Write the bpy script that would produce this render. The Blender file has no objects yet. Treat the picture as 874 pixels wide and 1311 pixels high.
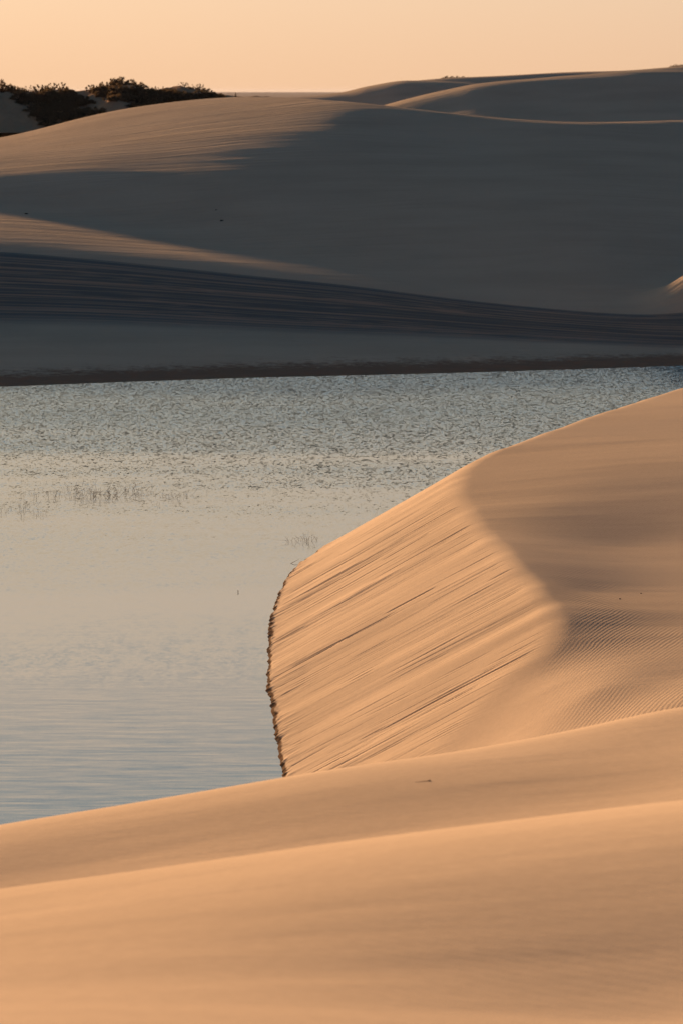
import bpy, math, random
import numpy as np
from math import radians, sin, cos, tan, atan
random.seed(7)
RNG = np.random.default_rng(11)
sc = bpy.context.scene
COL = sc.collection

# ------------------------------------------------------------------ camera
CAM_Z = 15.0
FPX, CX, CY, HORIZ = 2955.0, 437.0, 655.5, 116.0
PITCH = atan((CY - HORIZ) / FPX)
cam_d = bpy.data.cameras.new('camera')
cam_d.sensor_fit = 'VERTICAL'
cam_d.sensor_height = 36.0
cam_d.lens = 36.0 * FPX / 1311.0
cam_d.clip_start = 0.5
cam_d.clip_end = 60000
cam_d.dof.use_dof = True
cam_d.dof.focus_distance = 60.0
cam_d.dof.aperture_fstop = 2.2
cam = bpy.data.objects.new('camera', cam_d)
cam.location = (0, 0, CAM_Z)
cam.rotation_euler = (radians(90) - PITCH, 0, 0)
COL.objects.link(cam)
sc.camera = cam

# ------------------------------------------------------------------ light
SUN_EL, SUN_AZ = radians(6.5), radians(26.0)          # azimuth: towards the left of straight ahead
sun_d = bpy.data.lights.new('sun', 'SUN')
sun_d.energy = 4.75
sun_d.angle = radians(0.9)
sun_d.color = (1.0, 0.62, 0.34)
sun = bpy.data.objects.new('sun', sun_d)
sun.rotation_euler = (radians(90) - SUN_EL, 0, radians(180) + SUN_AZ)
COL.objects.link(sun)
world = bpy.data.worlds.new('World')
sc.world = world
world.use_nodes = True
wn, wl = world.node_tree.nodes, world.node_tree.links
wn.clear()
w_out = wn.new('ShaderNodeOutputWorld')
w_bg = wn.new('ShaderNodeBackground')
w_sky = wn.new('ShaderNodeTexSky')
w_sky.sky_type = 'NISHITA'
w_sky.sun_disc = False
w_sky.sun_elevation = SUN_EL
w_sky.sun_rotation = -SUN_AZ
w_sky.altitude = 0
w_sky.air_density = 1.3
w_sky.dust_density = 3.5
w_sky.ozone_density = 1.5
w_bg.inputs['Strength'].default_value = 0.1
# dusty evening air: the physical sky is blended with a broad elevation gradient, peach low down, slate overhead,
# fading round the horizon with the angle from the sun
w_tc = wn.new('ShaderNodeTexCoord')
w_nrm = wn.new('ShaderNodeVectorMath'); w_nrm.operation = 'NORMALIZE'
wl.new(w_tc.outputs['Generated'], w_nrm.inputs[0])
w_sep = wn.new('ShaderNodeSeparateXYZ'); wl.new(w_nrm.outputs[0], w_sep.inputs[0])
w_el = wn.new('ShaderNodeMath'); w_el.operation = 'ARCSINE'; w_el.use_clamp = False
wl.new(w_sep.outputs[2], w_el.inputs[0])
w_el2 = wn.new('ShaderNodeMapRange')
w_el2.inputs['From Min'].default_value = 0.0
w_el2.inputs['From Max'].default_value = radians(90)
wl.new(w_el.outputs[0], w_el2.inputs['Value'])
SKY = [(0, (0.97, 0.61, 0.36)), (2.2, (0.97, 0.67, 0.43)), (8, (1.12, 0.83, 0.58)), (13, (1.42, 1.08, 0.80)), (19, (0.66, 0.71, 0.71)),
       (27, (0.30, 0.42, 0.50)), (40, (0.060, 0.125, 0.205)), (90, (0.015, 0.055, 0.132))]
def sky_ramp(stops, gain):
    r = wn.new('ShaderNodeValToRGB')
    wl.new(w_el2.outputs[0], r.inputs[0])
    e = r.color_ramp.elements
    while len(e) < len(stops): e.new(0.5)
    for k, (deg, c) in enumerate(stops):
        e[k].position = deg / 90.0
        e[k].color = (*[v * gain for v in c], 1)
    return r.outputs[0]
w_warm = sky_ramp(SKY, 1.0)
w_cool = sky_ramp([(0, (0.045, 0.10, 0.19)), (12, (0.042, 0.095, 0.18)), (35, (0.034, 0.080, 0.15)), (90, (0.018, 0.055, 0.12))], 1.0)
w_dot = wn.new('ShaderNodeVectorMath'); w_dot.operation = 'DOT_PRODUCT'
w_dot.inputs[1].default_value = (-sin(SUN_AZ), cos(SUN_AZ), 0)
wl.new(w_nrm.outputs[0], w_dot.inputs[0])
w_side = wn.new('ShaderNodeMapRange'); w_side.interpolation_type = 'SMOOTHERSTEP'
w_side.inputs['From Min'].default_value = -0.3
w_side.inputs['From Max'].default_value = 1.25
wl.new(w_dot.outputs['Value'], w_side.inputs['Value'])
w_mix = wn.new('ShaderNodeMix'); w_mix.data_type = 'RGBA'
wl.new(w_side.outputs[0], w_mix.inputs[0]); wl.new(w_cool, w_mix.inputs[6]); wl.new(w_warm, w_mix.inputs[7])
w_gain = wn.new('ShaderNodeVectorMath'); w_gain.operation = 'SCALE'
w_gain.inputs['Scale'].default_value = 2.5           # Background strength 0.1 and exposure +2.0
wl.new(w_mix.outputs[2], w_gain.inputs[0])
w_fin = wn.new('ShaderNodeMix'); w_fin.data_type = 'RGBA'
w_fin.inputs[0].default_value = 0.985
wl.new(w_sky.outputs[0], w_fin.inputs[6]); wl.new(w_gain.outputs[0], w_fin.inputs[7])
wl.new(w_fin.outputs[2], w_bg.inputs['Color'])
wl.new(w_bg.outputs[0], w_out.inputs['Surface'])
sc.view_settings.view_transform = 'Standard'
sc.view_settings.look = 'None'
sc.view_settings.exposure = 2.0
sc.view_settings.gamma = 1.0
sc.view_settings.use_curve_mapping = False

# ------------------------------------------------------------------ helpers
def ray(px, py):
    """photo pixel -> (x per metre of depth, drop per metre of depth)"""
    a, b = (px - CX) / FPX, (CY - py) / FPX
    dy = cos(PITCH) + b * sin(PITCH)
    dz = -sin(PITCH) + b * cos(PITCH)
    return a / dy, -dz / dy

def pt(px, py, D=None, z=None):
    """a surveyed point of the terrain, at depth D or at height z"""
    u, t = ray(px, py)
    if D is None:
        D = (CAM_Z - z) / t
    return (u * D, D, CAM_Z - t * D)

def tps(points, smooth=0.0):
    P = np.array(points, float)
    xy, z = P[:, :2], P[:, 2]
    n = len(P)
    s = 1.0 / 30.0
    q = xy * s
    d = np.linalg.norm(q[:, None] - q[None], axis=2)
    K = np.where(d > 0, d * d * np.log(d + 1e-12), 0) + smooth * np.eye(n)
    A = np.zeros((n + 3, n + 3))
    A[:n, :n] = K
    A[:n, n] = 1; A[:n, n + 1:] = q
    A[n, :n] = 1; A[n + 1:, :n] = q.T
    w = np.linalg.solve(A, np.concatenate([z, [0, 0, 0]]))
    def f(x, y):
        x = np.asarray(x) * s; y = np.asarray(y) * s
        r = w[n] + w[n + 1] * x + w[n + 2] * y
        for i in range(n):
            dd = (x - q[i, 0]) ** 2 + (y - q[i, 1]) ** 2
            r = r + w[i] * 0.5 * dd * np.log(dd + 1e-18)
        return r
    return f

def vnoise(x, y, seed=0):
    """smooth value noise in about -1..1"""
    r = np.random.default_rng(seed)
    T = r.uniform(-1, 1, (256, 256))
    xi, yi = np.floor(x).astype(int), np.floor(y).astype(int)
    fx, fy = x - xi, y - yi
    fx = fx * fx * (3 - 2 * fx); fy = fy * fy * (3 - 2 * fy)
    a = T[xi & 255, yi & 255]; b = T[(xi + 1) & 255, yi & 255]
    c = T[xi & 255, (yi + 1) & 255]; d = T[(xi + 1) & 255, (yi + 1) & 255]
    return (a * (1 - fx) + b * fx) * (1 - fy) + (c * (1 - fx) + d * fx) * fy

def fbm(x, y, seed=0, octaves=4, gain=0.5):
    s, a = 0, 1.0
    for k in range(octaves):
        s = s + a * vnoise(x * 2 ** k + 17.3 * k, y * 2 ** k + 5.1 * k, seed + k)
        a *= gain
    return s

def smin(a, b, k):
    h = np.clip(0.5 + 0.5 * (b - a) / k, 0, 1)
    return b * (1 - h) + a * h - k * h * (1 - h)

def pchip(xs, ys, x):
    """monotone cubic interpolation; ys may be (n, m)"""
    xs = np.asarray(xs, float); ys = np.asarray(ys, float)
    flat = ys.ndim == 1
    if flat: ys = ys[:, None]
    h = np.diff(xs); d = np.diff(ys, axis=0) / h[:, None]
    m = np.zeros_like(ys)
    m[0], m[-1] = d[0], d[-1]
    for i in range(1, len(xs) - 1):
        w1 = 2 * h[i] + h[i - 1]; w2 = h[i] + 2 * h[i - 1]
        ok = d[i - 1] * d[i] > 0
        with np.errstate(divide='ignore', invalid='ignore'):
            m[i] = np.where(ok, (w1 + w2) / (w1 / d[i - 1] + w2 / d[i]), 0)
    x = np.clip(x, xs[0], xs[-1])
    k = np.clip(np.searchsorted(xs, x) - 1, 0, len(xs) - 2)
    t = ((x - xs[k]) / h[k])[:, None]; hk = h[k][:, None]
    r = ((1 + 2 * t) * (1 - t) ** 2 * ys[k] + t * (1 - t) ** 2 * hk * m[k]
         + t * t * (3 - 2 * t) * ys[k + 1] + t * t * (t - 1) * hk * m[k + 1])
    return r[:, 0] if flat else r

def grid_mesh(name, X, Y, Z, mat, attrs=None):
    """X, Y, Z of shape (rows, columns); faces look up"""
    r, c = X.shape
    me = bpy.data.meshes.new(name)
    co = np.stack([X, Y, Z], axis=-1).reshape(-1).astype(np.float32)
    me.vertices.add(r * c)
    me.vertices.foreach_set('co', co)
    i = np.arange(r * c).reshape(r, c)
    q = np.stack([i[:-1, :-1], i[:-1, 1:], i[1:, 1:], i[1:, :-1]], axis=-1).reshape(-1).astype(np.int32)
    n = (r - 1) * (c - 1)
    me.loops.add(4 * n); me.loops.foreach_set('vertex_index', q)
    me.polygons.add(n)
    me.polygons.foreach_set('loop_start', np.arange(n, dtype=np.int32) * 4)
    me.polygons.foreach_set('loop_total', np.full(n, 4, np.int32))
    me.polygons.foreach_set('use_smooth', np.ones(n, bool))
    me.update(calc_edges=True)
    me.validate()
    for k, v in (attrs or {}).items():
        at = me.attributes.new(k, 'FLOAT', 'POINT')
        at.data.foreach_set('value', np.broadcast_to(v, X.shape).reshape(-1).astype(np.float32))
    me.materials.append(mat)
    o = bpy.data.objects.new(name, me)
    COL.objects.link(o)
    return o

def tag(o, label=None, category=None, group=None, kind=None):
    if label: o['label'] = label
    if category: o['category'] = category
    if group: o['group'] = group
    if kind: o['kind'] = kind
    return o

class NT:
    def __init__(s, name):
        s.m = bpy.data.materials.new(name)
        s.m.use_nodes = True
        s.n, s.l = s.m.node_tree.nodes, s.m.node_tree.links
        s.n.clear()
        s.out = s.n.new('ShaderNodeOutputMaterial')
    def new(s, typ, ins=None, **kw):
        n = s.n.new(typ)
        for k, v in kw.items(): setattr(n, k, v)
        for k, v in (ins or {}).items():
            if hasattr(v, 'is_output') and v.is_output: s.l.new(v, n.inputs[k])
            else: n.inputs[k].default_value = v
        return n
    def pos(s):
        return s.new('ShaderNodeNewGeometry').outputs['Position']
    def map(s, scale, rot=(0, 0, 0), loc=(0, 0, 0), vec=None):
        return s.new('ShaderNodeMapping', {'Vector': vec or s.pos(), 'Scale': scale, 'Rotation': rot, 'Location': loc}).outputs[0]
    def noise(s, vec, scale=1.0, detail=4.0, rough=0.5, dist=0.0):
        return s.new('ShaderNodeTexNoise', {'Vector': vec, 'Scale': scale, 'Detail': detail, 'Roughness': rough, 'Distortion': dist}).outputs[0]
    def math(s, op, a, b=0.0, c=0.0, clamp=False):
        n = s.n.new('ShaderNodeMath'); n.operation = op; n.use_clamp = clamp
        for i, v in enumerate((a, b, c)):
            if hasattr(v, 'is_output'): s.l.new(v, n.inputs[i])
            else: n.inputs[i].default_value = v
        return n.outputs[0]
    def ramp(s, f, a, b, lo=0.0, hi=1.0):
        return s.new('ShaderNodeMapRange', {'Value': f, 'From Min': a, 'From Max': b, 'To Min': lo, 'To Max': hi},
                     interpolation_type='SMOOTHSTEP').outputs[0]
    def mix(s, f, a, b):
        n = s.n.new('ShaderNodeMix'); n.data_type = 'RGBA'
        for i, v in ((0, f), (6, a), (7, b)):
            if hasattr(v, 'is_output'): s.l.new(v, n.inputs[i])
            else: n.inputs[i].default_value = v if i == 0 else (*v, 1.0)
        return n.outputs[2]
    def bump(s, h, dist, strength=1.0, normal=None):
        ins = {'Height': h, 'Distance': dist, 'Strength': strength}
        if normal is not None: ins['Normal'] = normal
        return s.new('ShaderNodeBump', ins).outputs[0]
    def surf(s, shader):
        s.l.new(shader, s.out.inputs['Surface'])
        return s.m

SAND = (0.50, 0.385, 0.275)
WET = (0.13, 0.085, 0.055)

def sand_material(name, strata=False, wet=WET, ripple=None, streak=None, wet_z=None, tone=(1, 1, 1), grain=0.002, wet_noise=0.10, color=SAND):
    """ripple: (wavelength m, height m, angle, from y, to y); streak: (scale xyz, height m)"""
    t = NT(name)
    base = tuple(color[i] * tone[i] for i in range(3))
    big = t.noise(t.map((0.08, 0.16, 0.4)), 1.0, 4, 0.55)
    fine = t.noise(t.map((9, 9, 9)), 1.0, 5, 0.65)
    f = t.math('ADD', t.math('MULTIPLY', big, 0.65), t.math('MULTIPLY', fine, 0.35))
    f = t.ramp(f, 0.3, 0.7)
    col = t.mix(f, tuple(c * 0.90 for c in base), tuple(c * 1.07 for c in base))
    nrm = t.bump(t.noise(t.map((60, 60, 60)), 1.0, 3, 0.6), grain)
    if ripple:
        wl_, h_, ang, y0, y1 = ripple
        warp = t.noise(t.map((0.9, 0.9, 0.9)), 1.0, 3, 0.5)
        v = t.map((1, 1, 1), rot=(0, 0, ang))
        vx = t.new('ShaderNodeSeparateXYZ', {'Vector': v}).outputs[0]
        ph = t.math('ADD', t.math('MULTIPLY', vx, 6.2832 / wl_), t.math('MULTIPLY', warp, 16.0))
        wv = t.math('SINE', ph)
        amp = t.ramp(t.noise(t.map((0.35, 0.35, 0.35), loc=(3, 1, 0)), 1.0, 3, 0.5), 0.22, 0.55)
        at = t.new('ShaderNodeAttribute', attribute_name='ripple').outputs['Fac']
        wv = t.math('MULTIPLY', t.math('MULTIPLY', wv, amp), at)
        nrm = t.bump(wv, h_, 1.0, nrm)
    for st in (streak or []):
        sc_, h_, rot_ = st
        nrm = t.bump(t.noise(t.map(sc_, rot=(0, 0, rot_)), 1.0, 5, 0.6), h_, 1.0, nrm)
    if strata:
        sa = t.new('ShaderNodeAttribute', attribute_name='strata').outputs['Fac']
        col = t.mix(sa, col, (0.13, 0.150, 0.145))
    if wet_z is not None:
        z = t.new('ShaderNodeSeparateXYZ', {'Vector': t.pos()}).outputs[2]
        zn = t.math('ADD', z, t.math('MULTIPLY', t.math('SUBTRACT', t.noise(t.map((2.2, 2.2, 2.2)), 1.0, 5, 0.65), 0.5), wet_noise))
        w = t.ramp(zn, wet_z * 0.75, wet_z * 1.25, 1.0, 0.0)
        col = t.mix(w, col, wet)
    b = t.new('ShaderNodeBsdfDiffuse', {'Color': col, 'Roughness': 0.32, 'Normal': nrm})
    return t.surf(b.outputs[0])

# ------------------------------------------------------------------ ground and water
def flat_sheet(name, x0, x1, y0, y1, z, mat, n=2):
    xs, ys = np.linspace(x0, x1, n), np.linspace(y0, y1, n)
    X, Y = np.meshgrid(xs, ys)
    return grid_mesh(name, X, Y, np.full_like(X, z), mat)

m_ground = sand_material('ground_sand', tone=(0.95, 0.95, 0.95))
tag(flat_sheet('ground', -14000, 14000, -3000, 25000, -0.9, m_ground), 'flat pale sand plain reaching the horizon', kind='structure')

def water_material():
    t = NT('lagoon_water')
    pos = t.pos()
    y = t.new('ShaderNodeSeparateXYZ', {'Vector': pos}).outputs[1]
    # wind: strong far out, calm towards the near end, with long gust lanes
    lane = t.noise(t.map((0.018, 0.13, 1), rot=(0, 0, radians(-3))), 1.0, 3, 0.55)
    far = t.ramp(t.math('ADD', y, t.math('MULTIPLY', t.math('SUBTRACT', lane, 0.5), 60.0)), 52.0, 128.0)
    near = t.ramp(t.math('ADD', y, t.math('MULTIPLY', t.math('SUBTRACT', lane, 0.5), 22.0)), 47.0, 62.0, 1.0, 0.0)
    def tilt(scale, rot, amp, detail=3.0):
        c = t.new('ShaderNodeTexNoise', {'Vector': t.map(scale, rot=(0, 0, rot)), 'Scale': 1.0, 'Detail': detail, 'Roughness': 0.6}).outputs['Color']
        v = t.new('ShaderNodeVectorMath', {0: c, 1: (0.5, 0.5, 0.5)}, operation='SUBTRACT').outputs[0]
        return t.new('ShaderNodeVectorMath', {0: v, 'Scale': amp}, operation='SCALE').outputs[0]
    a1 = t.math('ADD', t.math('MULTIPLY', far, 0.30), 0.010)
    a2 = t.math('ADD', t.math('MULTIPLY', t.math('POWER', far, 1.5), 1.25), 0.012)
    a3 = t.math('ADD', t.math('MULTIPLY', near, 0.11), 0.03)
    v = t.new('ShaderNodeVectorMath', {0: tilt((2.8, 1.6, 1), 0.1, a1, 2.5), 1: tilt((9.0, 7.0, 1), -0.25, a2, 3.0)}, operation='ADD').outputs[0]
    v = t.new('ShaderNodeVectorMath', {0: v, 1: tilt((0.7, 9.0, 1), 0.05, a3)}, operation='ADD').outputs[0]
    v = t.new('ShaderNodeVectorMath', {0: v, 1: (1, 1, 0)}, operation='MULTIPLY').outputs[0]
    v = t.new('ShaderNodeVectorMath', {0: v, 1: (0, 0, 1)}, operation='ADD').outputs[0]
    n = t.new('ShaderNodeVectorMath', {0: v}, operation='NORMALIZE').outputs[0]
    body = t.new('ShaderNodeBsdfDiffuse', {'Color': (0.11, 0.145, 0.155, 1)})
    gl = t.new('ShaderNodeBsdfGlossy', {'Color': t.mix(far, (0.90, 0.94, 0.97), (0.73, 0.90, 1.0)), 'Roughness': t.math('ADD', t.math('MULTIPLY', far, 0.10), 0.05), 'Normal': n})
    fr = t.new('ShaderNodeFresnel', {'IOR': 3.0, 'Normal': n}).outputs[0]
    mx = t.new('ShaderNodeMixShader', {0: fr, 1: body.outputs[0], 2: gl.outputs[0]})
    return t.surf(mx.outputs[0])
tag(flat_sheet('water', -260, 150, 6, 150, 0.0, water_material(), 40), 'calm lagoon water, rippled by wind towards the far bank', kind='structure')

# ------------------------------------------------------------------ foreground dune
FG = [pt(0, 1311, 10.9), pt(437, 1311, 11.2), pt(874, 1311, 11.6),
      pt(0, 1225, 13.2), pt(437, 1195, 13.4), pt(874, 1160, 13.6),
      pt(0, 1172, 15.2), pt(437, 1115, 15.2), pt(874, 1066, 15.4),
      pt(0, 1141, 18.4), pt(437, 1082, 18.4), pt(874, 1026, 18.4)]
def below(px, py, D, dz):
    a = pt(px, py, D); return (a[0], a[1], a[2] - dz)
for px_, py_ in ((0, 1141), (437, 1082), (874, 1026)):
    FG.append(below(px_, py_, 20.2, 0.16))
FG += [pt(0, 1112, 22.0), pt(437, 1052, 22.2), pt(874, 985, 23.2),
       pt(0, 1080, 23.0), pt(437, 1010, 23.6), pt(874, 937, 25.2),
       pt(0, 1059, 24.2), pt(437, 985, 25.1), pt(874, 906, 27.2)]
for px_, py_ in ((0, 1059), (437, 985), (874, 906)):
    FG.append(below(px_, py_, 29.5, 0.8))
    FG.append(below(px_, py_, 36.0, 3.2))
FG += [(-16, 8, 9.6), (-16, 20, 6.4), (-16, 30, 3.9), (16, 8, 13.2), (16, 20, 10.4), (17, 34, 7.0),
       (-12, 0, 11.6), (0, 0, 13.3), (12, 0, 14.2), (0, -14, 13.0), (-30, 10, 6), (32, 10, 13.5), (32, 34, 7.5), (-28, 28, 1.5)]
fg_f = tps(FG, 1e-5)
xs = np.arange(-34, 38, 0.14); ys = np.concatenate([np.arange(-14, 5, 0.3), np.arange(5, 44, 0.08)])
X, Y = np.meshgrid(xs, ys)
Z = fg_f(X, Y)
Z += 0.004 * fbm(X * 0.25 + Y * 0.06, Y * 1.6 - X * 0.35, 3, 3) + 0.006 * fbm(X * 0.12, Y * 0.5 - X * 0.1, 9, 3)
Z = np.maximum(Z, -1.3)
m_fg = sand_material('foreground_sand', ripple=(0.11, 0.0016, radians(-60), 0, 0), streak=[((0.25, 3.0, 1), 0.006, radians(-7)), ((3, 30, 1), 0.0015, radians(-10))], tone=(1.0, 1.0, 1.0))
tag(grid_mesh('foreground_dune', X, Y, Z, m_fg, {'ripple': np.where(Y < 13, 0.25, 0.15)}),
    'smooth orange sand dune in the foreground with two soft crests', kind='structure')

# ------------------------------------------------------------------ near dune with the furrowed slip face
toe_pts = np.array([(-1.3, 30), (-1.2, 44), (-1.35, 49.7), (-1.65, 54), (-1.92, 58), (-2.02, 63), (-1.95, 67),
                    (-1.62, 71), (-0.7, 75), (1.6, 80), (6, 88.6), (11, 97.5), (17, 105.5), (27, 112), (42, 116), (64, 118)], float)
cum = np.concatenate([[0], np.cumsum(np.linalg.norm(np.diff(toe_pts, axis=0), axis=1))])
ss = np.linspace(0, cum[-1], 420)
toe = pchip(cum, toe_pts, ss)
def toe_distance(x, y):
    """signed distance to the toe line, positive on the dune's side"""
    best = np.full(x.shape, 1e9); sign = np.ones(x.shape)
    for i in range(len(toe) - 1):
        a, b = toe[i], toe[i + 1]
        e = b - a; L2 = e @ e
        tt = np.clip(((x - a[0]) * e[0] + (y - a[1]) * e[1]) / L2, 0, 1)
        dx, dy = x - (a[0] + tt * e[0]), y - (a[1] + tt * e[1])
        d = dx * dx + dy * dy
        m = d < best
        best = np.where(m, d, best)
        sign = np.where(m, np.where(e[0] * dy - e[1] * dx < 0, 1.0, -1.0), sign)
    return np.sqrt(best) * sign

SL = 0.62                                             # the angle of repose
def on_slip(px, py):
    """point of the slip plane seen at a photo pixel"""
    u, t = ray(px, py)
    D = 60.0
    for _ in range(30):
        xt = np.interp(D, toe_pts[:, 1], toe_pts[:, 0])
        D = 0.5 * D + 0.5 * (CAM_Z + SL * xt) / (t + SL * u)
    return (u * D, D, CAM_Z - t * D)
BR = [on_slip(*p) for p in ((590, 950), (628, 910), (660, 872), (700, 825), (714, 790), (690, 750), (662, 720), (640, 695), (612, 668), (592, 640))]
S_pts = BR + [pt(580, 599, 71.8),
    pt(605, 581, 74.3), pt(650, 556, 78.3), pt(700, 536, 82), pt(760, 516, 87), pt(820, 501, 90.5), pt(874, 490, 93), pt(980, 470, 98),
    pt(700, 650, 62.9), pt(760, 600, 68.8), pt(874, 560, 75.0), pt(874, 640, 63.5),
    pt(800, 700, 58.2), pt(874, 740, 54.0), pt(745, 800, 48.4), pt(790, 800, 48.5), pt(874, 800, 48.6), pt(760, 760, 52.2),
    pt(700, 880, 44.95), pt(760, 880, 43.6), pt(874, 870, 43.6), pt(760, 925, 42.0), pt(640, 945, 43.6), pt(874, 905, 41.0),
    (2.2, 38, 2.2), (7, 36, 3.1), (18, 40, 4.6), (18, 60, 4.6), (20, 78, 4.3), (32, 60, 5.2), (45, 80, 5), (45, 40, 5.5), (0, 36, 1.6), (40, 102, 3.4), (22, 96, 3.9)]
s_f = tps(S_pts, 1e-3)
xs = np.concatenate([np.arange(-4.4, -2.3, 0.15), np.arange(-2.3, -0.9, 0.022), np.arange(-0.9, 6.0, 0.065), np.arange(6.0, 14, 0.16), np.arange(14, 58, 0.7)])
ys = np.concatenate([np.arange(33, 43, 0.25), np.arange(43, 79, 0.021), np.arange(79, 112, 0.12), np.arange(112, 127, 0.8)])
X, Y = np.meshgrid(xs, ys)
d = toe_distance(X, Y)
YS = Y + 0.24 * X                                     # coordinate across the furrows
d = d + (0.07 * fbm(YS * 0.6, X * 0.3, 20, 2) + 0.022 * fbm(YS * 3.7, X * 0.8, 21, 4, 0.75)) * np.exp(-np.abs(d) / 0.5)
dd = np.maximum(d, 0)
slip = SL * dd + 0.060 * (0.75 + 0.6 * vnoise(YS * 1.3, X * 0.2, 44)) * (1 - np.exp(-dd / 0.05))
slip = slip + np.where(d < 0, np.maximum(d * 1.2, -1.3), 0)
S = s_f(X, Y) + 0.006 * fbm(X * 0.15, Y * 0.8, 5, 4)
# furrows: fine avalanche grain and a few hundred deeper runnels, along the fall line
on = 1 / (1 + np.exp(-(S - slip - 0.10) / 0.05)) * np.clip(dd / 0.3, 0, 1)
fur = 0.0035 * fbm(YS * 10.0, X * 0.3, 31, 3, 0.7) * (0.7 + 0.9 * vnoise(YS * 0.5, X * 0.4, 33)) + 0.007 * fbm(YS * 0.8, X * 0.12, 37, 2, 0.6)
near_cols = np.where(xs < 6.0)[0]
groove = np.zeros_like(X)
CL = RNG.random(13)
for k in range(760):
    deep = k < 50
    yc = RNG.uniform(43.0, 79.5) if RNG.random() < 0.45 else 43 + 36 * RNG.choice(CL) + RNG.normal(0, 0.5); L = RNG.uniform(1.2, 4.5) if deep else RNG.uniform(0.4, 3.0)
    xc = RNG.uniform(-1.8, 4.6)
    w = RNG.uniform(0.016, 0.034) if deep else RNG.uniform(0.012, 0.024)
    dep = RNG.uniform(0.02, 0.075) if deep else RNG.uniform(0.004, 0.024)
    slope_k = 0.24 + RNG.normal(0, 0.012)
    r0, r1 = np.searchsorted(ys, yc - 2.4), np.searchsorted(ys, yc + 2.4)
    c0, c1 = np.searchsorted(xs, xc - L / 2), np.searchsorted(xs, xc + L / 2)
    if r1 <= r0 or c1 <= c0: continue
    xx, yy = X[r0:r1, c0:c1], Y[r0:r1, c0:c1]
    q = (yy - yc + slope_k * (xx - xc) + 0.02 * np.sin(xx * 2.1 + k))
    taper = np.clip(1 - np.abs((xx - xc) / (L / 2)) ** 2.5, 0, 1)
    groove[r0:r1, c0:c1] = np.maximum(groove[r0:r1, c0:c1], dep * taper * np.exp(-(q / w) ** 2))
slip = slip + (fur - groove) * on
# broken, undercut wet edge at the water
edge = np.exp(-(d / 0.16) ** 2)
slip = slip + edge * 0.04 * fbm(YS * 5.0, X * 3.0, 41, 4, 0.6)
Z = smin(slip, S, 0.20)
m_near = sand_material('dune_sand', ripple=(0.098, 0.0016, radians(28), 0, 0), wet_z=0.09)
rip = np.clip((slip - S) / 0.5, 0, 1) * np.clip((92 - Y) / 30, 0.0, 1)
tag(grid_mesh('near_dune', X, Y, Z, m_near, {'ripple': rip}),
    'orange sand dune with furrowed slip face running down into the lagoon', kind='structure')

# ------------------------------------------------------------------ far dunes: profiles along a fan of sight lines
def loft(name, cols, n_u, seg, mat, label, relief=None, attrs=None, soften=0):
    """cols: list of (px, [(D, z), ...]) ; seg: samples per profile segment"""
    us = np.array([ray(c[0], 300)[0] for c in cols])
    P = np.array([c[1] for c in cols], float)                 # (ncol, nrow, 2)
    U = np.linspace(us[0], us[-1], n_u)
    nr = P.shape[1]
    Q = pchip(us, P.reshape(len(cols), -1), U)
    if soften:                                                # rounds the plan so that light falls without kinks
        kk = np.arange(-3 * soften, 3 * soften + 1); g = np.exp(-0.5 * (kk / soften) ** 2); g /= g.sum()
        Qp = np.pad(Q, ((3 * soften, 3 * soften), (0, 0)), mode='edge')
        Q = np.stack([np.convolve(Qp[:, j], g, 'valid') for j in range(Q.shape[1])], axis=1)
    Q = Q.reshape(n_u, nr, 2)
    k = np.arange(nr, dtype=float)
    s = np.concatenate([np.linspace(i, i + 1, seg[i], endpoint=False) for i in range(nr - 1)] + [[nr - 1]])
    D = pchip(k, Q[:, :, 0].T, s)                              # (ns, n_u)
    # heights as a function of depth, per column, with continuous slope away from the marked creases
    Z = np.empty_like(D)
    for j in range(n_u):
        Z[:, j] = pchip(Q[j, :, 0], Q[j, :, 1], D[:, j])
    X = U[None, :] * D
    if relief is not None:
        Z = Z + relief(X, D, s[:, None] + 0 * X)
    o = grid_mesh(name, X, D, Z, mat, {'strata': attrs(X, D, s[:, None] + 0 * X)} if attrs else None)
    tag(o, label, kind='structure')
    return o

def zr(px, py, D):                                            # (D, z) seen at a photo pixel
    return (D, pt(px, py, D)[2])

def shore(px, py):
    p = pt(px, py, z=0.0); return p[1]
fd = []
#         px    shore  toe(py,D)     brink(py,D)    mid1(py,D)   mid2(py,D)   mid3(py,D)    crest(py,D)
table = [(-900, 516, (422, 150), (300, 160), (262, 178), (238, 192), (215, 205), (196, 236)),
         (-350, 505, (416, 150), (308, 157), (262, 178), (232, 192), (210, 206), (196, 234)),
         (0,    495, (410, 145), (322, 151.5), (262, 176), (222, 188), (197, 209), (180, 244)),
         (130,  490, (412, 143), (333, 149), (285, 168.5), (212, 188), (176, 213), (143, 250)),
         (215,  487, (415, 142), (341, 147.5), (299, 163.5), (220, 184), (170, 208), (131.5, 251)),
         (300,  484, (419, 141), (351, 146), (313, 158.5), (225, 180), (165, 204), (122, 249)),
         (437,  481, (425, 139), (364, 143.3), (338, 150.5), (235, 177), (165, 199), (129, 217)),
         (520,  479, (428, 138), (375, 141.3), (352, 147), (243, 173), (172, 200), (138, 213)),
         (600,  477, (432, 136.5), (385, 139.5), (366, 144), (250, 171), (180, 197), (148, 210)),
         (760,  472, (440, 134), (400, 136.5), (384, 139.5), (260, 167), (186, 193), (158, 205)),
         (820,  470, (442, 133), (404, 135.5), (392, 138), (262, 168), (182, 196), (155, 209)),
         (874,  468, (445, 132.5), (406, 134.8), (392, 138), (262, 169), (178, 199), (153, 213)),
         (1200, 460, (450, 131), (412, 133), (398, 137), (270, 171), (190, 203), (160, 220)),
         (1700, 450, (450, 130), (410, 132), (395, 140), (280, 173), (200, 206), (170, 224))]
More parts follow.
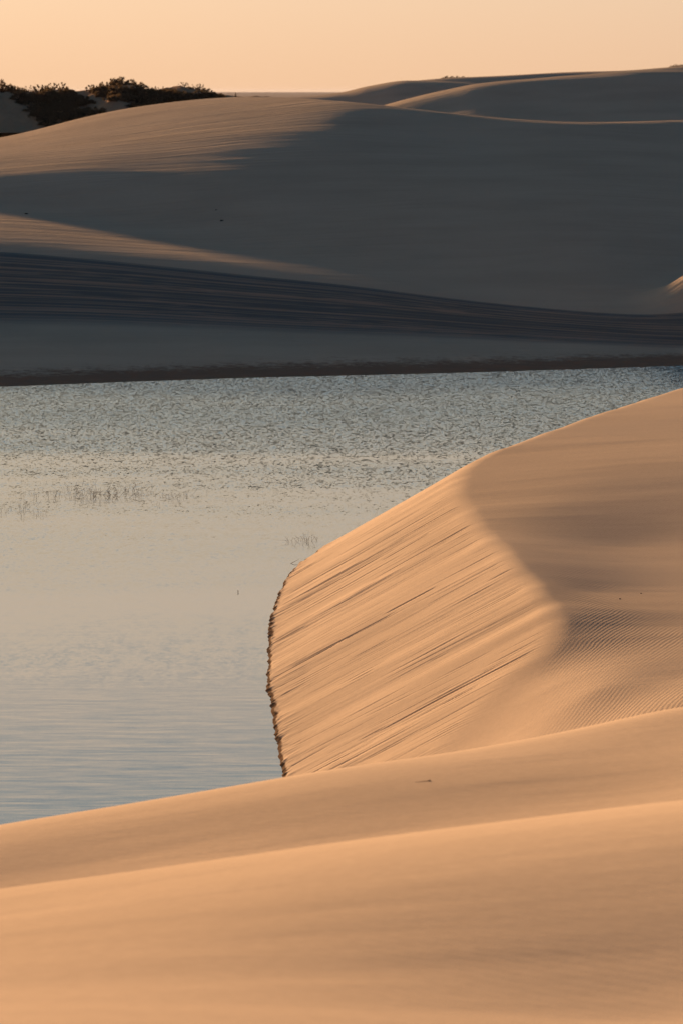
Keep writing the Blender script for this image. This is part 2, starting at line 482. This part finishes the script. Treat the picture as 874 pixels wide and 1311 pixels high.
for (px, sh, *rows) in table:
    D0 = shore(px, sh)
    prof = [(D0 - 12, -1.3), (D0, 0.0), (D0 + 2.5, 0.22)]
    prof += [zr(px, r[0], r[1]) for r in rows]
    Dc, zc = prof[-1]
    prof += [(Dc + 9, zc - 1.0), (Dc + 28, 9.0 if px < 500 else 8.0), (Dc + 60, 8.6)]
    fd.append((px, prof))
zone = lambda s, a, b, w=0.25: np.clip((s - a) / w, 0, 1) * np.clip((b - s) / w, 0, 1)
def far_relief(X, D, s):
    # row 3 = foot of the slip face, row 4 = brink
    strata = zone(s, 3.0, 3.97, 0.1) * (0.015 * fbm(X * 0.012 + 3, s * 24, 51, 3, 0.7))
    wind = zone(s, 4.05, 8.0, 0.3) * (0.024 * fbm(X * 0.02, (D + 0.22 * X) * 0.28, 53, 4, 0.6) + 0.03 * fbm(X * 0.012, (D + 0.2 * X) * 0.07, 54, 3))
    bank = zone(s, 1.0, 3.1, 0.3) * 0.030 * fbm(X * 0.5, D * 1.5, 56, 4, 0.6)
    mound = 2.1 * np.exp(-((X - 21.8) / 2.5) ** 2 - ((D - 138.6) / 3.0) ** 2)   # small sunlit hump on the brink, right
    return strata + wind + bank + mound
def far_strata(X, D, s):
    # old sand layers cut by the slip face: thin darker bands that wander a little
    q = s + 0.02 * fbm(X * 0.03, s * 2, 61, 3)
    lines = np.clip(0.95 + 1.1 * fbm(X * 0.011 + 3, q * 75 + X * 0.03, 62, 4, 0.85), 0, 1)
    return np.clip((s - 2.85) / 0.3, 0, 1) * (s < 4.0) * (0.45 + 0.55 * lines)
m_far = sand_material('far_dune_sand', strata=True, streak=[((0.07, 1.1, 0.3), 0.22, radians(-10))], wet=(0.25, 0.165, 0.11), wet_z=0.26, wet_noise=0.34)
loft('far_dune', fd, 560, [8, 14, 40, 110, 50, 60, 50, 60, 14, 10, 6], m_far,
     'long shaded sand dune across the lagoon with wind streaks and a dark ribbed slip face', far_relief, far_strata, soften=11)

def ridge(name, label, crest, Dc, foot, zf, depth_back, mat, relief=None, rows=(20, 40, 14, 14)):
    """a dune whose crest is seen along given photo pixels at depth Dc, foot metres nearer at height zf"""
    cols = []
    for px, py in crest:
        zc = zr(px, py, Dc)[1]
        ft = min(foot, max(12.0, (zc - zf) * 4.8))
        cols.append((px, [(Dc - ft, zf), (Dc - ft * 0.45, zf + (zc - zf) * 0.55), (Dc - ft * 0.07, zc - 0.22),
                          (Dc + 3, zc), (Dc + depth_back, -1.2)]))
    return loft(name, cols, 260, [rows[0], rows[1], rows[2], rows[3]], mat, label, relief)
m_dist = sand_material('distant_sand', streak=[((0.05, 0.8, 0.3), 0.10, radians(-8))])
rel = lambda k: (lambda X, D, s: zone(s, 0, 4, 0.5) * 0.12 * fbm(X * 0.02, (D + 0.3 * X) * 0.08, k, 4))
ridge('distant_dune', 'smooth shaded dune whose crest runs up to the right with a lit edge',
      [(380, 160), (440, 150), (480, 139), (500, 133), (530, 125), (574, 115), (608, 108), (677, 101), (740, 96), (814, 91), (874, 90), (1050, 92), (1400, 120)],
      330, 55, 8.6, 120, m_dist, rel(71))
ridge('distant_dune', 'low rounded grey dune hump at the middle of the skyline',
      [(250, 140), (330, 127), (400, 123), (440, 117.5), (470, 110.5), (520, 103.5), (560, 104), (620, 108), (760, 125)],
      402, 60, 8.4, 130, m_dist, rel(75))
ridge('distant_dune', 'highest dune on the skyline, rising towards the right edge',
      [(420, 126), (500, 107), (574, 99.5), (634, 97), (728, 92), (780, 91), (855, 85.5), (874, 84), (1000, 78), (1500, 100)],
      480, 55, 8.4, 160, m_dist, rel(79))

# ------------------------------------------------------------------ scrub-covered hill on the left
HILL = [(-700, 118), (-300, 110), (-100, 108), (0, 116), (30, 119), (60, 121), (92, 117), (108, 115.5), (125, 113), (150, 108), (180, 112), (220, 117), (255, 118), (290, 121), (330, 127), (380, 134)]
HD = 330.0
def hill_relief(X, D, s):
    return zone(s, 0, 3.2, 0.4) * (0.8 * fbm(X * 0.16 + D * 0.05, D * 0.07, 85, 5, 0.6) + 0.12 * fbm(X * 0.9, D * 0.25, 89, 3))
m_hill = sand_material('hill_sand', tone=(0.80, 0.66, 0.56), streak=[((0.8, 0.25, 0.6), 0.35, 0.5)])
hill = ridge('sand_hill', 'gullied sand hill carrying dark scrub behind the far dune', HILL, HD, 48, 9.6, 90, m_hill, hill_relief, (60, 60, 14, 14))
hp = np.array([v.co for v in hill.data.vertices])

def tube(V, F, p0, p1, r0, r1, n=5):
    p0, p1 = np.array(p0, float), np.array(p1, float)
    d = p1 - p0; d /= max(np.linalg.norm(d), 1e-6)
    a = np.cross(d, (0.3, 0.9, 0.2)); a /= np.linalg.norm(a); b = np.cross(d, a)
    k = len(V)
    for p, r in ((p0, r0), (p1, r1)):
        for i in range(n):
            t_ = 2 * math.pi * i / n
            V.append(tuple(p + r * (cos(t_) * a + sin(t_) * b)))
    for i in range(n):
        j = (i + 1) % n
        F.append((k + i, k + j, k + n + j, k + n + i))
    F.append(tuple(k + n + i for i in range(n)))

def simple_mesh(name, V, F, mat, smooth=False):
    me = bpy.data.meshes.new(name)
    me.from_pydata(V, [], F); me.validate(); me.update()
    if smooth: me.polygons.foreach_set('use_smooth', [True] * len(me.polygons))
    me.materials.append(mat)
    return me

def leaf_material(name, ca, cb):
    t = NT(name)
    f = t.noise(t.map((2.5, 2.5, 2.5)), 1.0, 3, 0.6)
    col = t.mix(t.ramp(f, 0.35, 0.65), ca, cb)
    d = t.new('ShaderNodeBsdfDiffuse', {'Color': col})
    tr = t.new('ShaderNodeBsdfTranslucent', {'Color': col})
    return t.surf(t.new('ShaderNodeMixShader', {0: 0.3, 1: d.outputs[0], 2: tr.outputs[0]}).outputs[0])
def bark_material(name, c):
    t = NT(name)
    f = t.noise(t.map((8, 8, 3)), 1.0, 4, 0.6)
    col = t.mix(f, tuple(v * 0.7 for v in c), tuple(v * 1.3 for v in c))
    return t.surf(t.new('ShaderNodeBsdfDiffuse', {'Color': col}).outputs[0])
m_leaf = leaf_material('scrub_leaf', (0.10, 0.070, 0.042), (0.15, 0.105, 0.062))
m_bark = bark_material('scrub_bark', (0.07, 0.045, 0.03))

def shrub_meshes(kind, seed):
    """kind: 'dome', 'tufted', 'low', 'wispy' -> (trunk mesh, crown mesh); about 1 m in radius and height"""
    r = np.random.default_rng(seed)
    TV, TF, LV, LF = [], [], [], []
    heads = []
    n_h = {'dome': 34, 'tufted': 20, 'low': 30, 'wispy': 16}[kind]
    for i in range(n_h):
        a = r.uniform(0, 2 * math.pi); q = math.sqrt(r.uniform(0, 1))
        if kind == 'dome': h = (1 - q ** 2 * 0.7) * r.uniform(0.35, 1.0)
        elif kind == 'tufted': h = (1 - q ** 2 * 0.5) * r.choice([0.45, 0.6, 0.95, 1.05]) * r.uniform(0.85, 1.1)
        elif kind == 'low': h = (1 - q ** 2 * 0.6) * r.uniform(0.15, 0.6)
        else: h = r.uniform(0.3, 1.1)
        heads.append((q * cos(a), q * sin(a), h))
    for (x, y, h) in heads:
        bend = (x * 0.45 + r.normal(0, .05), y * 0.45 + r.normal(0, .05), h * 0.5)
        root = (x * 0.12, y * 0.12, -0.25)
        tube(TV, TF, root, bend, 0.035, 0.022)
        tube(TV, TF, bend, (x, y, h), 0.022, 0.008)
        for j in range(2):
            e = (x + r.normal(0, .12), y + r.normal(0, .12), h + r.uniform(0.05, 0.22))
            tube(TV, TF, (x, y, h), e, 0.009, 0.004, 3)
        R = {'dome': 0.22, 'tufted': 0.17, 'low': 0.22, 'wispy': 0.14}[kind] * r.uniform(0.7, 1.3)
        nl = {'dome': 75, 'tufted': 60, 'low': 75, 'wispy': 26}[kind]
        for j in range(nl):
            v = r.normal(0, 1, 3); v /= np.linalg.norm(v)
            c = np.array((x, y, h)) + v * R * r.uniform(0.3, 1.0) * (1, 1, 0.75)
            L = r.uniform(0.035, 0.075); W = L * 0.5
            d1 = r.normal(0, 1, 3); d1 /= np.linalg.norm(d1)
            d2 = np.cross(d1, v); d2 /= max(np.linalg.norm(d2), 1e-6)
            k = len(LV)
            LV += [tuple(c - d1 * L), tuple(c - d2 * W), tuple(c + d1 * L), tuple(c + d2 * W)]
            LF.append((k, k + 1, k + 2, k + 3))
    return simple_mesh('trunk', TV, TF, m_bark), simple_mesh('crown', LV, LF, m_leaf)
KINDS = {}
for i, k in enumerate(('dome', 'tufted', 'low', 'wispy')):
    KINDS[k] = [shrub_meshes(k, 100 + i * 10 + j) for j in range(3)]
def shrub(kind, loc, w, h, label, group, name='shrub'):
    tm, cm = KINDS[kind][RNG.integers(3)]
    root = bpy.data.objects.new(name, None)
    root.location = loc; root.rotation_euler = (0, 0, RNG.uniform(0, 6.28)); root.scale = (w, w, h)
    COL.objects.link(root)
    for nm, me in (('trunk', tm), ('crown', cm)):
        o = bpy.data.objects.new(nm, me); o.parent = root; COL.objects.link(o)
    tag(root, label, 'shrub', group)
    return root
def hill_point(px, D):
    u = ray(px, 120)[0]
    x = u * D
    k = np.argmin((hp[:, 0] - x) ** 2 + (hp[:, 1] - D) ** 2)
    return (x, D, hp[k, 2])
def hill_at(px, py):
    """the point of the hill seen nearest to a photo pixel"""
    best = None
    for D in np.arange(HD - 46, HD + 3, 1.5):
        p = hill_point(px, D)
        e = abs((CAM_Z - p[2]) / p[1] - ray(px, py)[1])
        if best is None or e < best[0]: best = (e, p)
    return best[1]
G = 'shrubs on the sand hill beyond the far dune'
# skyline shrubs: px, py of the top, kind, width in px, label
SK = [(-30, 101, 'dome', 22, None), (-14, 103, 'dome', 20, None),
      (2, 100, 'dome', 18, 'round leafy shrub cut by the left edge of the skyline'),
      (16, 104, 'dome', 15, None), (28, 110, 'low', 14, None), (40, 109, 'wispy', 13, None), (50, 107, 'tufted', 14, None),
      (60, 108, 'dome', 14, None), (69, 105, 'tufted', 13, 'shrub with separate leafy tufts beside the upright one left of the bare gap'),
      (80, 104, 'tufted', 10, 'narrow upright shrub with a knobbly head just left of the bare gap'), (89, 112, 'low', 12, None),
      (117, 107, 'tufted', 14, 'leaning open shrub first to the right of the bare gap on the hill'),
      (128, 102, 'dome', 16, None), (140, 100, 'tufted', 16, None),
      (154, 96.5, 'dome', 24, 'tallest and broadest domed shrub on the hill skyline'),
      (168, 100, 'dome', 18, None), (180, 104, 'dome', 16, None), (192, 107, 'low', 16, None), (203, 110, 'wispy', 12, None),
      (212, 110, 'low', 15, None), (224, 112, 'low', 14, None), (235, 112, 'wispy', 14, None),
      (244, 110, 'dome', 15, None), (254, 107, 'wispy', 14, 'wispy shrub with bare twigs standing above the dark mass at its right end'),
      (257, 110, 'dome', 16, None), (268, 112, 'dome', 15, None), (278, 114, 'low', 14, None), (287, 116, 'low', 13, None)]
px_m = FPX / HD
for (px, py, kind, wpx, lab) in SK:
    D = HD - RNG.uniform(0, 3)
    b = hill_point(px, D)
    h = max(0.7, pt(px, py, D)[2] - b[2])
    shrub(kind, (b[0], b[1], b[2] - 0.05), wpx / px_m * 0.6, h / 1.12, lab or ('dark shrub in the knobbly skyline row from the left edge to the bare gap' if px < 92 else
        'dark leafy shrub of the skyline clump beside the tallest domed shrub' if px < 190 else
        'low scrubby shrub in the tapering right-hand end of the skyline row'), G if lab else 'crest shrubs of the left hill')
# cover on the slope facing the lagoon
n = 0
polys = [[(18, 118), (92, 119), (112, 128), (136, 150), (70, 163), (50, 146), (28, 132)], [(118, 112), (290, 121), (240, 132), (200, 140), (178, 142), (160, 130), (140, 126)]]
def inside(p, poly):
    c = False
    for i in range(len(poly)):
        (x1, y1), (x2, y2) = poly[i], poly[i - 1]
        if (y1 > p[1]) != (y2 > p[1]) and p[0] < (x2 - x1) * (p[1] - y1) / (y2 - y1) + x1: c = not c
    return c
for poly, cnt, lab in ((polys[0], 74, 'low shrub in the slope thicket left of the bare chute'),
                       (polys[1], 80, 'low shrub in the slope thicket right of the bare chute')):
    x0, x1 = min(p[0] for p in poly), max(p[0] for p in poly); y0, y1 = min(p[1] for p in poly), max(p[1] for p in poly)
    n = 0
    while n < cnt:
        p = (RNG.uniform(x0, x1), RNG.uniform(y0, y1))
        if not inside(p, poly): continue
        q = hill_at(p[0], p[1] + 3)
        shrub('low' if n % 3 else 'dome', (q[0], q[1], q[2] - 0.1), RNG.uniform(1.0, 1.7), RNG.uniform(1.0, 1.5), lab + (', upper part' if p[1] < (y0 + y1) / 2 else ', lower edge'), G)
        n += 1
# tiny far-off growth
def dist_shrubs(lst, D, lab, grp):
    for (px, pyb, pyt, wpx) in lst:
        b = pt(px, pyb, D); hh = pt(px, pyt, D)[2] - b[2]
        shrub('dome', (b[0], b[1], b[2] - 0.25), wpx * D / FPX * 0.55, hh + 0.1, lab, grp)
dist_shrubs([(566, 101, 97.4, 6), (571, 101, 96, 7), (578, 100.6, 96.4, 7), (585, 100.4, 96, 7), (592, 100, 96.4, 6)], 484,
            'small dark bush in the short row on the crest above the middle hump', 'row of small bushes on the distant crest')
dist_shrubs([(858, 87, 83, 6), (864, 86.5, 81.5, 8), (871, 86, 81.5, 9), (879, 85, 82, 9)], 484,
            'small dark bush on the high dune crest at the right edge', 'bushes on the highest distant crest')
dist_shrubs([(302, 123, 116.5, 2.0)], 300, 'tiny lone dark bush just right of the end of the scrub', None)

# ------------------------------------------------------------------ reeds standing in the shallows
t = NT('dry_reed'); m_reed = t.surf(t.new('ShaderNodeBsdfDiffuse', {'Color': (0.20, 0.15, 0.11, 1)}).outputs[0])
def reed_mesh(seed, nb, h, spread, rad=0.007, kink=0.5):
    r = np.random.default_rng(seed)
    V, F = [], []
    for i in range(nb):
        x, y = r.normal(0, spread, 2)
        p = np.array((x * 0.15, y * 0.15, -0.3)); lean = r.normal(0, 0.55, 2)
        hh = h * r.uniform(0.35, 1.05)
        q = np.array((x + lean[0] * hh * 0.5, y + lean[1] * hh * 0.5, hh * 0.55))
        k2 = r.normal(0, kink, 2)
        e = q + np.array((k2[0] * hh * 0.5, k2[1] * hh * 0.3, hh * r.uniform(-0.2, 0.5)))
        tube(V, F, p, q, rad, rad * 0.8, 3); tube(V, F, q, e, rad * 0.8, rad * 0.35, 3)
        if r.random() < 0.3: tube(V, F, q, q + np.array((-k2[0] * .3, 0.02, hh * .25)), rad * 0.7, rad * 0.3, 3)
    return simple_mesh('reed_tuft', V, F, m_reed)
rm = [reed_mesh(200 + i, 6, 0.38, 0.26, 0.005, 1.1) for i in range(6)]
rs = [reed_mesh(220 + i, 3, 0.30, 0.2, 0.0045, 1.1) for i in range(4)]
def reed(px, py, me, label, group, s=1.0):
    o = bpy.data.objects.new('reed_tuft', me)
    o.location = pt(px, py, z=0.0); o.rotation_euler = (0, 0, RNG.uniform(0, 6.28)); o.scale = (s, s, s)
    COL.objects.link(o); tag(o, label, 'reeds', group)
for k in range(34):
    px = 30 + 212 * (k + RNG.uniform(-.4, .4)) / 34
    dense = math.exp(-((px - 130) / 60) ** 2)
    py = 633 + RNG.normal(0, 4.5) + (4 if px > 180 else 0)
    reed(px, py, rm[k % 6] if RNG.random() < 0.35 + 0.65 * dense else rs[k % 4], ('crooked brown reed tuft in the dense middle of the long left patch' if 95 < px < 165 else 'sparse reed tuft at the left end of the long patch' if px <= 95 else 'sparse reed tuft trailing off at the right end of the long patch'), 'reed tufts in the long left patch', 0.75 + 0.45 * dense)
for k in range(12):
    reed(RNG.uniform(2, 66), 652 + RNG.normal(0, 5), rs[k % 4], 'thin reeds in the looser patch nearer the left edge of the water', 'reed tufts near the left edge', 0.9)
for px, py in ((288, 640), (340, 645), (352, 642)):
    reed(px, py, rs[1], 'few faint reeds in open water between the two reed patches', 'faint reeds in open water', 0.6)
for k, (px, py) in enumerate(((370, 692), (378, 694), (385, 695), (392, 693), (399, 691), (405, 692))):
    reed(px, py, rs[k % 4] if k in (0, 5) else rm[k], 'tangled thin reeds standing close to the near dune slope', 'reeds beside the near dune', 0.8)
# thin dead sticks
def stick(px, py, L, ang, label, name='stick', z=0.01, rad=0.008, tiltz=0.1):
    V, F = [], []
    tube(V, F, (0, 0, -0.05), (cos(ang) * L * .5, sin(ang) * L * .5, L * tiltz), rad, rad * .8, 4)
    tube(V, F, (cos(ang) * L * .5, sin(ang) * L * .5, L * tiltz), (cos(ang + .3) * L, sin(ang + .3) * L, L * tiltz * 1.4), rad * .8, rad * .4, 4)
    o = bpy.data.objects.new(name, simple_mesh(name, V, F, m_reed)); p = pt(px, py, z=0.0)
    o.location = (p[0], p[1], z); COL.objects.link(o); tag(o, label, 'stick')
stick(369, 722, 0.5, 0.5, 'thin pale stick lying on the water beside the dune bend')
stick(305, 759, 0.05, 1.5, 'short dark stub poking out of the calm water', rad=0.014, tiltz=0.9)

# ------------------------------------------------------------------ scraps lying on the sand
t = NT('dead_wood'); m_dark = t.surf(t.new('ShaderNodeBsdfDiffuse', {'Color': (0.035, 0.022, 0.014, 1)}).outputs[0])
bpy.context.view_layer.update()
dg = bpy.context.evaluated_depsgraph_get()
from mathutils import Vector
def scrap(px, py, size, label, tail=0.0):
    u, tt = ray(px, py)
    dv = Vector((u, 1, -tt)).normalized()
    ok, loc, nrm, *_ = sc.ray_cast(dg, Vector((0, 0, CAM_Z)), dv)
    if not ok: return
    r = np.random.default_rng(int(px))
    V, F = [], []
    n, m = 8, 6
    for i in range(m + 1):                                    # a lumpy pod
        a = math.pi * i / m
        for j in range(n):
            b = 2 * math.pi * j / n
            k = 1 + r.uniform(-.2, .2)
            V.append((size * cos(a) * k, 0.45 * size * sin(a) * cos(b) * k, 0.30 * size + 0.42 * size * sin(a) * sin(b) * k))
    for i in range(m):
        for j in range(n):
            F.append((i * n + j, i * n + (j + 1) % n, (i + 1) * n + (j + 1) % n, (i + 1) * n + j))
    tube(V, F, (size * .6, 0, size * .4), (size * 1.5, size * .2, size * .55), size * .12, size * .05, 4)
    if tail:
        tube(V, F, (-size * .7, 0, size * .2), (-size * .7 - tail * .5, -tail * .03, size * .14), size * .16, size * .12, 4)
        tube(V, F, (-size * .7 - tail * .5, -tail * .03, size * .14), (-size * .7 - tail, -tail * .09, size * .06), size * .12, size * .04, 4)
    o = bpy.data.objects.new('seed_pod' if tail else 'wood_scrap', simple_mesh('scrap', V, F, m_dark, True))
    o.location = loc; COL.objects.link(o)
    o.rotation_euler = Vector((0, 0, 1)).rotation_difference(nrm).to_euler()
    tag(o, label, 'seed pod' if tail else 'wood scrap')
scrap(549, 1000, 0.015, 'dark seed pod with a thin stem trailing left on the foreground sand', 0.14)
scrap(793, 767, 0.022, 'small dark scrap, the left and lower of two on the rippled dune')
scrap(820, 760, 0.02, 'small dark scrap, the right and upper of two on the rippled dune')
scrap(284, 283, 0.11, 'tiny dark scrap lower of two on the middle of the shaded far dune')
scrap(277, 269, 0.07, 'tiny dark scrap upper of two on the middle of the shaded far dune')
scrap(34, 274, 0.12, 'small dark scrap in the sunlit streak at the left of the far dune')

# ------------------------------------------------------------------ evening haze
def haze_box(x0, x1, y0, y1, z0, z1, density):
    V = [(x, y, z) for z in (z0, z1) for y in (y0, y1) for x in (x0, x1)]
    F = [(0, 2, 3, 1), (4, 5, 7, 6), (0, 1, 5, 4), (2, 6, 7, 3), (0, 4, 6, 2), (1, 3, 7, 5)]
    t = NT('haze')
    v = t.new('ShaderNodeVolumePrincipled', {'Color': (0.36, 0.40, 0.52, 1), 'Density': density, 'Anisotropy': 0.2})
    t.l.new(v.outputs[0], t.out.inputs['Volume'])
    o = bpy.data.objects.new('haze', simple_mesh('haze', V, F, t.m)); COL.objects.link(o)
    tag(o, 'thin warm evening haze over the dunes', kind='stuff')
HAZE = 0.000012
if HAZE: haze_box(-14500, 14500, -3500, 25500, -2.3, 27.0, HAZE)
